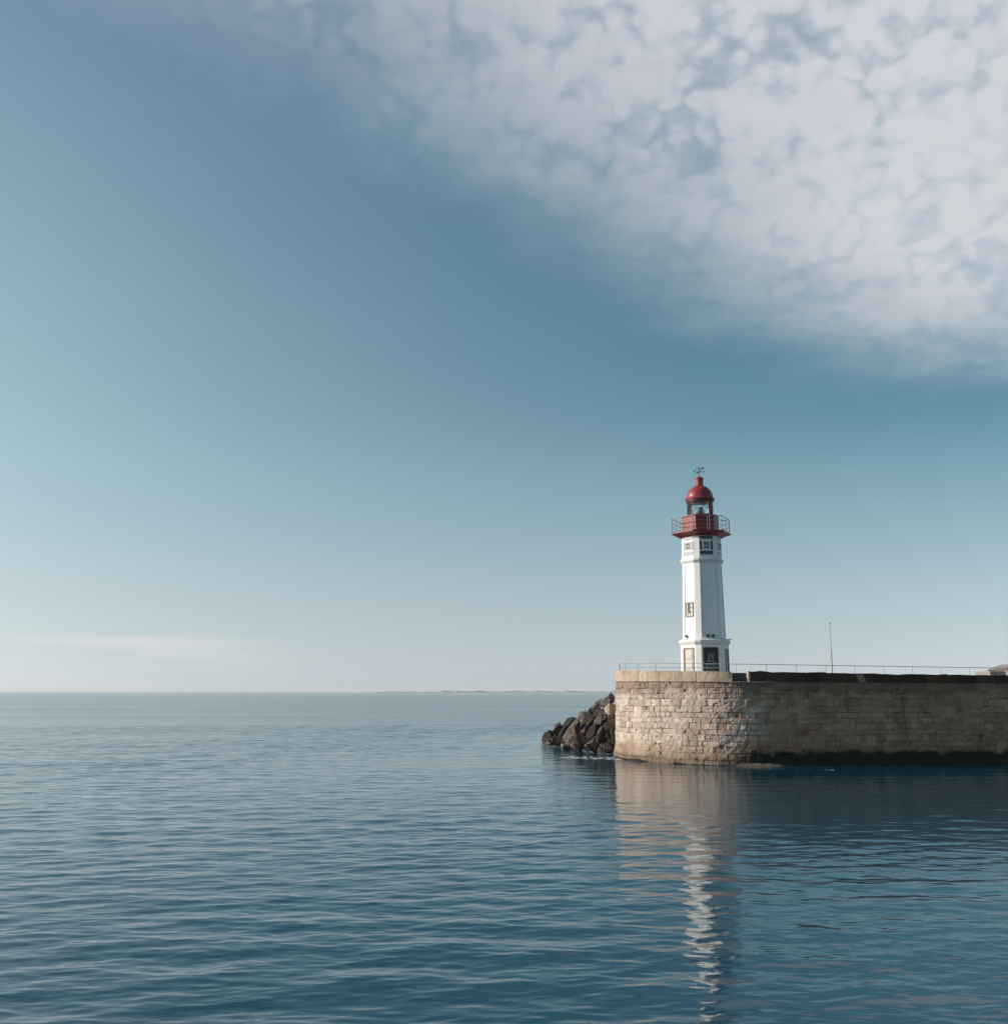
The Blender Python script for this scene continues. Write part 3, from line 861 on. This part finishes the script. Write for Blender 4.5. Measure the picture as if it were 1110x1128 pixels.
HERO = [  # px, py, Y, half sizes (m), rotation, mesh, material, label
    (672.5, 767.5, 111.5, (.50, .6, .42), (0, 0, .2), 0, 'rock_dark', 'small black block perched on the very top of the boulder heap'),
    (673.5, 782.5, 109.3, (1.4, .8, .68), (.2, .4, .6), 1, 'rock_pale', 'big pale beige boulder wedged high against the pier wall'),
    (671.5, 800, 107.2, (.62, .5, 1.12), (.1, .35, .3), 2, 'rock_grey', 'tall pointed slab with a pale grey face beside the pier wall'),
    (661.5, 813, 107.0, (1.15, .7, .85), (.2, -.3, 1.1), 3, 'rock_dark', 'large black rounded boulder at the foot of the heap nearest the pier'),
    (660.5, 792, 109.6, (.38, .6, 1.15), (0, .38, .4), 4, 'rock_grey', 'narrow upright slab with a light edge in the middle of the heap'),
    (603, 813, 125.0, (1.25, .8, .62), (.3, -.4, .2), 5, 'rock_dark', 'dark brown boulder at the seaward tip of the heap'),
    (614.5, 804.5, 122.0, (1.4, .9, .85), (.1, .5, .8), 6, 'rock_grey', 'rounded boulder with a tan top, second from the seaward tip'),
    (627.5, 797, 121.0, (.62, .8, 1.05), (.0, .7, .3), 7, 'rock_dark', 'black leaning slab behind the round tan-topped boulder'),
    (635.5, 796, 117.5, (.62, .9, 1.55), (.1, .62, .2), 0, 'rock_grey', 'long slanted slab with a grey upper face on the outer slope'),
    (647.5, 794, 114.5, (.9, 1.0, 1.65), (.1, .68, .5), 3, 'rock_dark', 'largest dark slab leaning toward the pier on the upper slope'),
    (645, 806, 110.8, (.62, .6, .98), (.2, .5, .9), 2, 'rock_grey', 'grey wedge-shaped rock in the middle of the lower slope'),
    (628.5, 818.0, 113.0, (.68, .6, .62), (.4, .2, .5), 5, 'rock_grey', 'low brown rock at the waterline below the long slanted slab'),
    (622, 824.6, 111.5, (.58, .4, .22), (0, 0, .4), 1, 'rock_dark', 'flat black rock barely above the water in front of the heap'),
    (642, 815.5, 110.0, (.9, .7, .85), (.6, .2, .1), 4, 'rock_dark', 'dark boulder at the waterline under the grey wedge-shaped rock'),
    (656, 779, 113.5, (.55, .8, 1.25), (.0, .75, .6), 6, 'rock_grey', 'slanting slab with a pale lit edge on the skyline of the heap'),
    (669.5, 823, 105.6, (.8, .6, .5), (.2, .1, .9), 7, 'rock_dark', 'low reddish dark rock touching both the water and the pier wall'),
    (653, 824, 106.6, (.85, .6, .42), (.1, .3, .3), 2, 'rock_dark', 'low black rock at the water in front of the black rounded boulder'),
    (637, 808, 115.0, (.5, .6, .95), (.2, .25, .3), 1, 'rock_grey', 'small upright rock with grey streaks between long slab and waterline'),
    (620, 811.5, 118.0, (.95, .8, .75), (.3, -.2, .6), 3, 'rock_dark', 'dark boulder below the round tan-topped boulder'),
    (676, 812, 106.2, (.6, .6, 1.25), (.0, -.25, .3), 0, 'rock_dark', 'tall black rock squeezed against the foot of the pier wall'),
    (667, 774, 112.0, (.6, .7, .55), (.4, .2, .2), 5, 'rock_grey', 'grey rock just under the black block on top of the heap'),
    (650.5, 785, 116, (.5, .7, .75), (.2, .5, .5), 2, 'rock_dark', 'black rock on the skyline left of the pale-edged slanting slab'),
    (642.5, 789.5, 119, (.7, .7, .75), (.1, .6, .2), 7, 'rock_grey', 'grey rock on the skyline above the long slanted slab'),
    (611, 815.5, 121.5, (.75, .7, .6), (.4, .2, .2), 1, 'rock_dark', 'wet dark rock at the waterline second from the seaward tip'),
    (606, 818.5, 121.5, (.45, .5, .35), (.2, .1, .4), 4, 'rock_dark', 'small wet rock at the waterline beneath the seaward tip boulder'),
    (633, 803.5, 113.5, (.42, .5, .62), (.1, .6, .9), 2, 'rock_grey', 'small tilted grey rock under the foot of the long slanted slab'),
    (652.5, 803, 109.0, (.45, .5, .75), (.3, .4, .2), 0, 'rock_dark', 'small black rock between the grey wedge and the narrow upright slab'),
    (666, 791, 108.6, (.5, .5, .6), (.5, .1, .7), 6, 'rock_dark', 'dark rock directly below the big pale beige boulder'),
    (649, 820.5, 107.6, (.5, .45, .45), (.4, .4, .1), 5, 'rock_grey', 'small brown rock left of the black rounded boulder, just above the water'),
    (636, 822.5, 109.4, (.55, .4, .3), (.1, .2, 1.2), 7, 'rock_dark', 'low wet black rock in the middle of the waterline row'),
    (660.5, 827, 104.8, (.5, .4, .28), (.3, .1, .5), 3, 'rock_dark', 'small low rock awash closest to the camera, left of the wall foot'),
    (663, 803.5, 107.8, (.42, .4, .6), (.2, .7, .4), 1, 'rock_grey', 'small grey rock on top of the black rounded boulder'),
    (623, 804.5, 118.5, (.4, .45, .6), (.3, .5, .1), 6, 'rock_dark', 'small black rock right of the rounded tan-topped boulder'),
    (657.5, 785.5, 111.5, (.42, .45, .5), (.1, .3, .2), 2, 'rock_grey', 'small grey rock below the pale-edged slab on the skyline'),
]
for px, py, Y, sz, rot, i, m_, lab in HERO:
    sz = tuple(q * .93 for q in sz)
    boulder(at(px, py, Y), sz, rot, i, m_, lab)
# dark small rubble filling the heap between the boulders
bl = np.array([(11.3, 106.2), (8.9, 110.6), (7.1, 116), (5.6, 123.5)]); rd = np.array([(12.6, 110.5), (13.4, 113), (14.6, 118), (16.6, 126)])
tq = np.linspace(0, 1, 60); uq = np.linspace(-.18, 1.05, 60)
bx = np.stack([np.interp(tq, [0, .3, .6, 1], bl[:, k]) for k in (0, 1)], -1); rx = np.stack([np.interp(tq, [0, .3, .6, 1], rd[:, k]) for k in (0, 1)], -1)
P = bx[None] * (1 - uq[:, None, None]) + rx[None] * uq[:, None, None]
zz = -0.5 + 5.6 * np.clip(uq, -.3, 1)[:, None] + (fbm(P[..., 0] * 1.1, P[..., 1] * 1.1, 91, 4) - .5) * 1.5
V = np.concatenate([P, zz[..., None]], -1)
rb = grid_mesh('rubble', V.reshape(-1, 3), 60, 60, M['rock_dark'], None, smooth=False)
tag(rb, 'dark small rubble filling the gaps between the boulders beside the pier', 'rubble', None, 'stuff')

# ---------------------------------------------------------------- far things
qy = MB().box((420, 255, 0), (640, 60, 6.0)).build('quay', M['far_land']); tag(qy, 'distant quay behind the pier', 'quay', None, 'structure')
fb = empty('harbour_building', (122, 250, 3.0)); tag(fb, 'pale flat-roofed building beyond the pier at the right edge of the photo', 'building')
L0 = at(1090, 739.4, 250); R0 = at(1107, 736.6, 250)
MB().box((L0.x + 3 - 122, 4, (L0.z - 3) / 2), (6.0, 8, L0.z - 3)).build('wing', M['far_wall'], fb, bevel=.05)
MB().box((R0.x + 8 - 122, 4, (R0.z - 3) / 2 - .1), (16, 10, R0.z - 3.2)).build('wall', M['far_wall'], fb, bevel=.05)
MB().rings([[(R0.x - .5 - 122, -1.5, R0.z - 3.2), (R0.x + 16.5 - 122, -1.5, R0.z - 3.2), (R0.x + 16.5 - 122, 9.5, R0.z - 3.2), (R0.x - .5 - 122, 9.5, R0.z - 3.2)],
            [(R0.x + 2 - 122, 2, R0.z - 1.9), (R0.x + 14 - 122, 2, R0.z - 1.9), (R0.x + 14 - 122, 6, R0.z - 1.9), (R0.x + 2 - 122, 6, R0.z - 1.9)]]).build('roof', M['far_roof'], fb)
for k in range(3):
    MB().box((R0.x + 2.2 + k * 3.4 - 122, -1.02, R0.z - 3 - 2.0), (.9, .1, 2.2)).build('window', M['far_white'], fb)
MB().box((L0.x + 1.6 - 122, -.02, L0.z - 3 - 1.0), (.8, .1, 1.0)).build('window', M['window_glass'], fb)

# a low far coast with a strip of pale buildings on it, some kilometres out
ct = MB(); D = 7000.0
N = 60; xs = np.linspace(415, 740, N)
hh = 4 + 3 * fbm(xs * .03, xs * 0, 95, 4) * sstep(415, 560, xs)
front = [Vector((D * (q - 555) / FPX, D, -3)) for q in xs]; topf = [Vector((D * (q - 555) / FPX, D + 60, h)) for q, h in zip(xs, hh)]
topb = [v + Vector((0, 500, 0)) for v in topf]; bb = [v + Vector((0, 620, 0)) for v in front]
ct.rings([front, topf, topb, bb], cap=False)
ct.f = [f for f in ct.f]
coast = ct.build('far_coast', M['far_land']); tag(coast, 'low hazy coast on the horizon', 'coast', None, 'structure')
tw = MB()
for k in range(260):
    q = random.uniform(425, 735); 
    if random.random() > .35 + .65 * (q - 420) / 300: continue
    h = random.uniform(5, 9) if random.random() < .9 else random.uniform(9, 15); wd = random.uniform(12, 45)
    g0_ = float(np.interp(q, xs, hh)) - 4
    tw.box((D * (q - 555) / FPX, D + 50 + random.uniform(0, 100), g0_ + h / 2), (wd, 20, h))
town = tw.build('distant_town', M['far_white']); tag(town, 'far pale strip of town buildings low on the horizon', 'town', None, 'stuff')

# ---------------------------------------------------------------- sea
rr = [0.0001, 3, 6]; r_ = 8.0
while r_ < 14: rr.append(r_); r_ *= 1.05
while r_ < 200: rr.append(r_); r_ *= 1.0031
while r_ < 420: rr.append(r_); r_ *= 1.006
while r_ < 17000: rr.append(r_); r_ *= 1.09
rr = np.array(rr + [17000.0])
an = np.concatenate([np.linspace(-PI, R(-44), 40)[:-1], np.linspace(R(-44), R(44), 500), np.linspace(R(44), PI, 40)[1:-1]])
RR, AA = np.meshgrid(rr, an, indexing='ij')
X = RR * np.sin(AA); Y = RR * np.cos(AA)
dr = np.gradient(rr)[:, None]
dpier = np.min(np.hypot(X[::6, ::6, None] - OUT[None, None, ::12, 0], Y[::6, ::6, None] - OUT[None, None, ::12, 1]), -1)
# refine by bilinear repeat
ii = np.clip(np.arange(len(rr)) / 6, 0, dpier.shape[0] - 1.001); jj = np.clip(np.arange(len(an)) / 6, 0, dpier.shape[1] - 1.001)
i0 = ii.astype(int); j0 = jj.astype(int); fi = (ii - i0)[:, None]; fj = (jj - j0)[None, :]
DP = (dpier[i0][:, j0] * (1 - fi) + dpier[i0 + 1][:, j0] * fi) * (1 - fj) + (dpier[i0][:, j0 + 1] * (1 - fi) + dpier[i0 + 1][:, j0 + 1] * fi) * fj
gust = .45 + 1.0 * fbm(X * .03, Y * .05, 61, 4)
lee = 1 - .62 * sstep(-4, 16, X - (Y - 60) * .05) * (1 - .15 * sstep(45, 15, Y)) * sstep(130, 90, Y)
calm = .45 + .55 * sstep(3, 45, DP)
AMP = gust * lee * calm * sstep(3, 10, RR)
Z = np.zeros_like(X); DX = np.zeros_like(X); DY = np.zeros_like(X)
NW = 84
lams = np.exp(rng.uniform(math.log(.32), math.log(3.6), NW)); lams[:3] = (7, 10, 5)
for k, lam in enumerate(lams):
    th = rng.normal(R(-7), R(31)); kx = math.sin(th) * 2 * PI / lam; ky = math.cos(th) * 2 * PI / lam
    slope = .073 * math.sqrt(2 / NW) * (1.0 if lam < 1.3 else .9)
    if lam > 4: slope *= .4
    a = slope * lam / (2 * PI); ph = rng.uniform(0, 2 * PI)
    wgt = np.clip(lam / (2.6 * dr) - .6, 0, 1)
    phs = kx * X + ky * Y + ph + 1.6 * (vnoise(X * .05 + k, Y * .05, 3 + k % 5) - .5) * 3
    aw = a * AMP * wgt
    Z += aw * np.cos(phs); DX -= aw * .8 * math.sin(th) * np.sin(phs); DY -= aw * .8 * math.cos(th) * np.sin(phs)
V = np.stack([X + DX, Y + DY, Z], -1)


def seg_d(ax, ay, bx, by):
    px, py = X - ax, Y - ay; vx, vy = bx - ax, by - ay
    u = np.clip((px * vx + py * vy) / (vx * vx + vy * vy), 0, 1); return np.hypot(px - u * vx, (py - u * vy) * .55)


foam = sstep(3.6, .2, seg_d(6.4, 98.5, 10.0, 97.0)) * .74
foam = np.maximum(foam, sstep(2.2, .3, seg_d(4.3, 121, 10.2, 104.5)) * .6)
foam = np.maximum(foam, sstep(1.6, .35, DP) * .62 * (1 - sstep(20, 24, X)))
foam = np.maximum(foam, sstep(1.0, .1, seg_d(20.5, 84.4, 25.5, 82.6)) * .5)
seaf = np.clip(foam, 0, 1)
RGH = np.clip(lee * calm, 0, 1)

m, t, b = mat('sea_water')
p = t.pos()
b.inputs['IOR'].default_value = 1.46
patch = t.noise(t.pos((.011, .03, 1)), 1.0, 4, .55)
depth = t.mix(t.ramp(patch, .35, .65), (.0, .042, .071), (.0, .049, .083))
fn = t.noise(t.pos((1, .6, 1)), 1.5, 6, .75)
fm = t.ramp(t.math('ADD', t.att('foam'), t.math('MULTIPLY', t.math('SUBTRACT', fn, .5), 3.2)), .62, 1.05)
fm = t.math('MULTIPLY', fm, t.ramp(t.att('foam'), .02, .2))
t.l.new(t.mix(fm, depth, (.72, .74, .75)), b.inputs['Base Color'])
far = t.att('far')
t.l.new(t.math('ADD', t.math('MULTIPLY_ADD', far, .08, .025), t.math('MULTIPLY', fm, .6)), b.inputs['Roughness'])
h1 = t.noise(t.pos((1.0, 1.9, 1), R(-6)), 2.6, 3, .55); h2 = t.noise(t.pos((1.0, 2.3, 1), R(9)), .55, 3, .5); h3 = t.noise(t.pos((1.0, 3.0, 1), R(-4)), .11, 4, .55)
h = t.math('ADD', t.math('ADD', t.math('MULTIPLY', h1, t.math('MULTIPLY_ADD', far, .08, .032)), t.math('MULTIPLY', h2, t.math('MULTIPLY_ADD', far, .38, .06))), t.math('MULTIPLY', h3, t.math('MULTIPLY_ADD', far, 1.3, .12)))
bn = t.new('ShaderNodeBump', Distance=1.0)
wind = t.ramp(t.noise(t.pos((.004, .016, 1), R(5)), 1.0, 4, .6), .3, .7, .45, 1.0)
t.l.new(t.math('MULTIPLY', t.math('MULTIPLY', wind, t.att('rough')), .55), bn.inputs['Strength'])
t.l.new(h, bn.inputs['Height']); t.l.new(bn.outputs[0], b.inputs['Normal'])
sea = grid_mesh('sea', V.reshape(-1, 3), len(rr), len(an), m, None, wrap=True)
# polar grid rows run outwards, columns clockwise: flip so that normals point up
sea.data.flip_normals()
attr(sea, 'foam', seaf.ravel()); attr(sea, 'rough', RGH.ravel()); attr(sea, 'far', sstep(math.log(28), math.log(600), np.log(np.maximum(RR, 1))).ravel())
tag(sea, 'blue rippled sea', 'sea', None, 'structure')

# ---------------------------------------------------------------- haze
HAZE = True
if HAZE:
    m = bpy.data.materials.new('haze_air'); m.use_nodes = True
    nt = m.node_tree
    for n_ in list(nt.nodes):
        if n_.type == 'BSDF_PRINCIPLED': nt.nodes.remove(n_)
    v = nt.nodes.new('ShaderNodeVolumePrincipled'); v.inputs['Color'].default_value = (.95, .98, 1, 1); v.inputs['Density'].default_value = .00005; v.inputs['Anisotropy'].default_value = 0.0
    nt.links.new(v.outputs[0], nt.nodes['Material Output'].inputs['Volume'])
    hz_ = MB().box((0, 0, 12), (36000, 36000, 32)).build('haze', m); tag(hz_, 'pale sea haze over the water', 'haze', None, 'stuff')

# ---------------------------------------------------------------- render settings
vs = sc.view_settings
sc.display_settings.display_device = 'sRGB'
vs.view_transform = 'Standard'; vs.look = 'None'; vs.gamma = 1; vs.use_curve_mapping = False
vs.exposure = 0.0
sc.render.engine = 'CYCLES'
sc.cycles.use_denoising = True
sc.cycles.max_bounces = 6; sc.cycles.volume_bounces = 0
sc.cycles.sample_clamp_indirect = 6
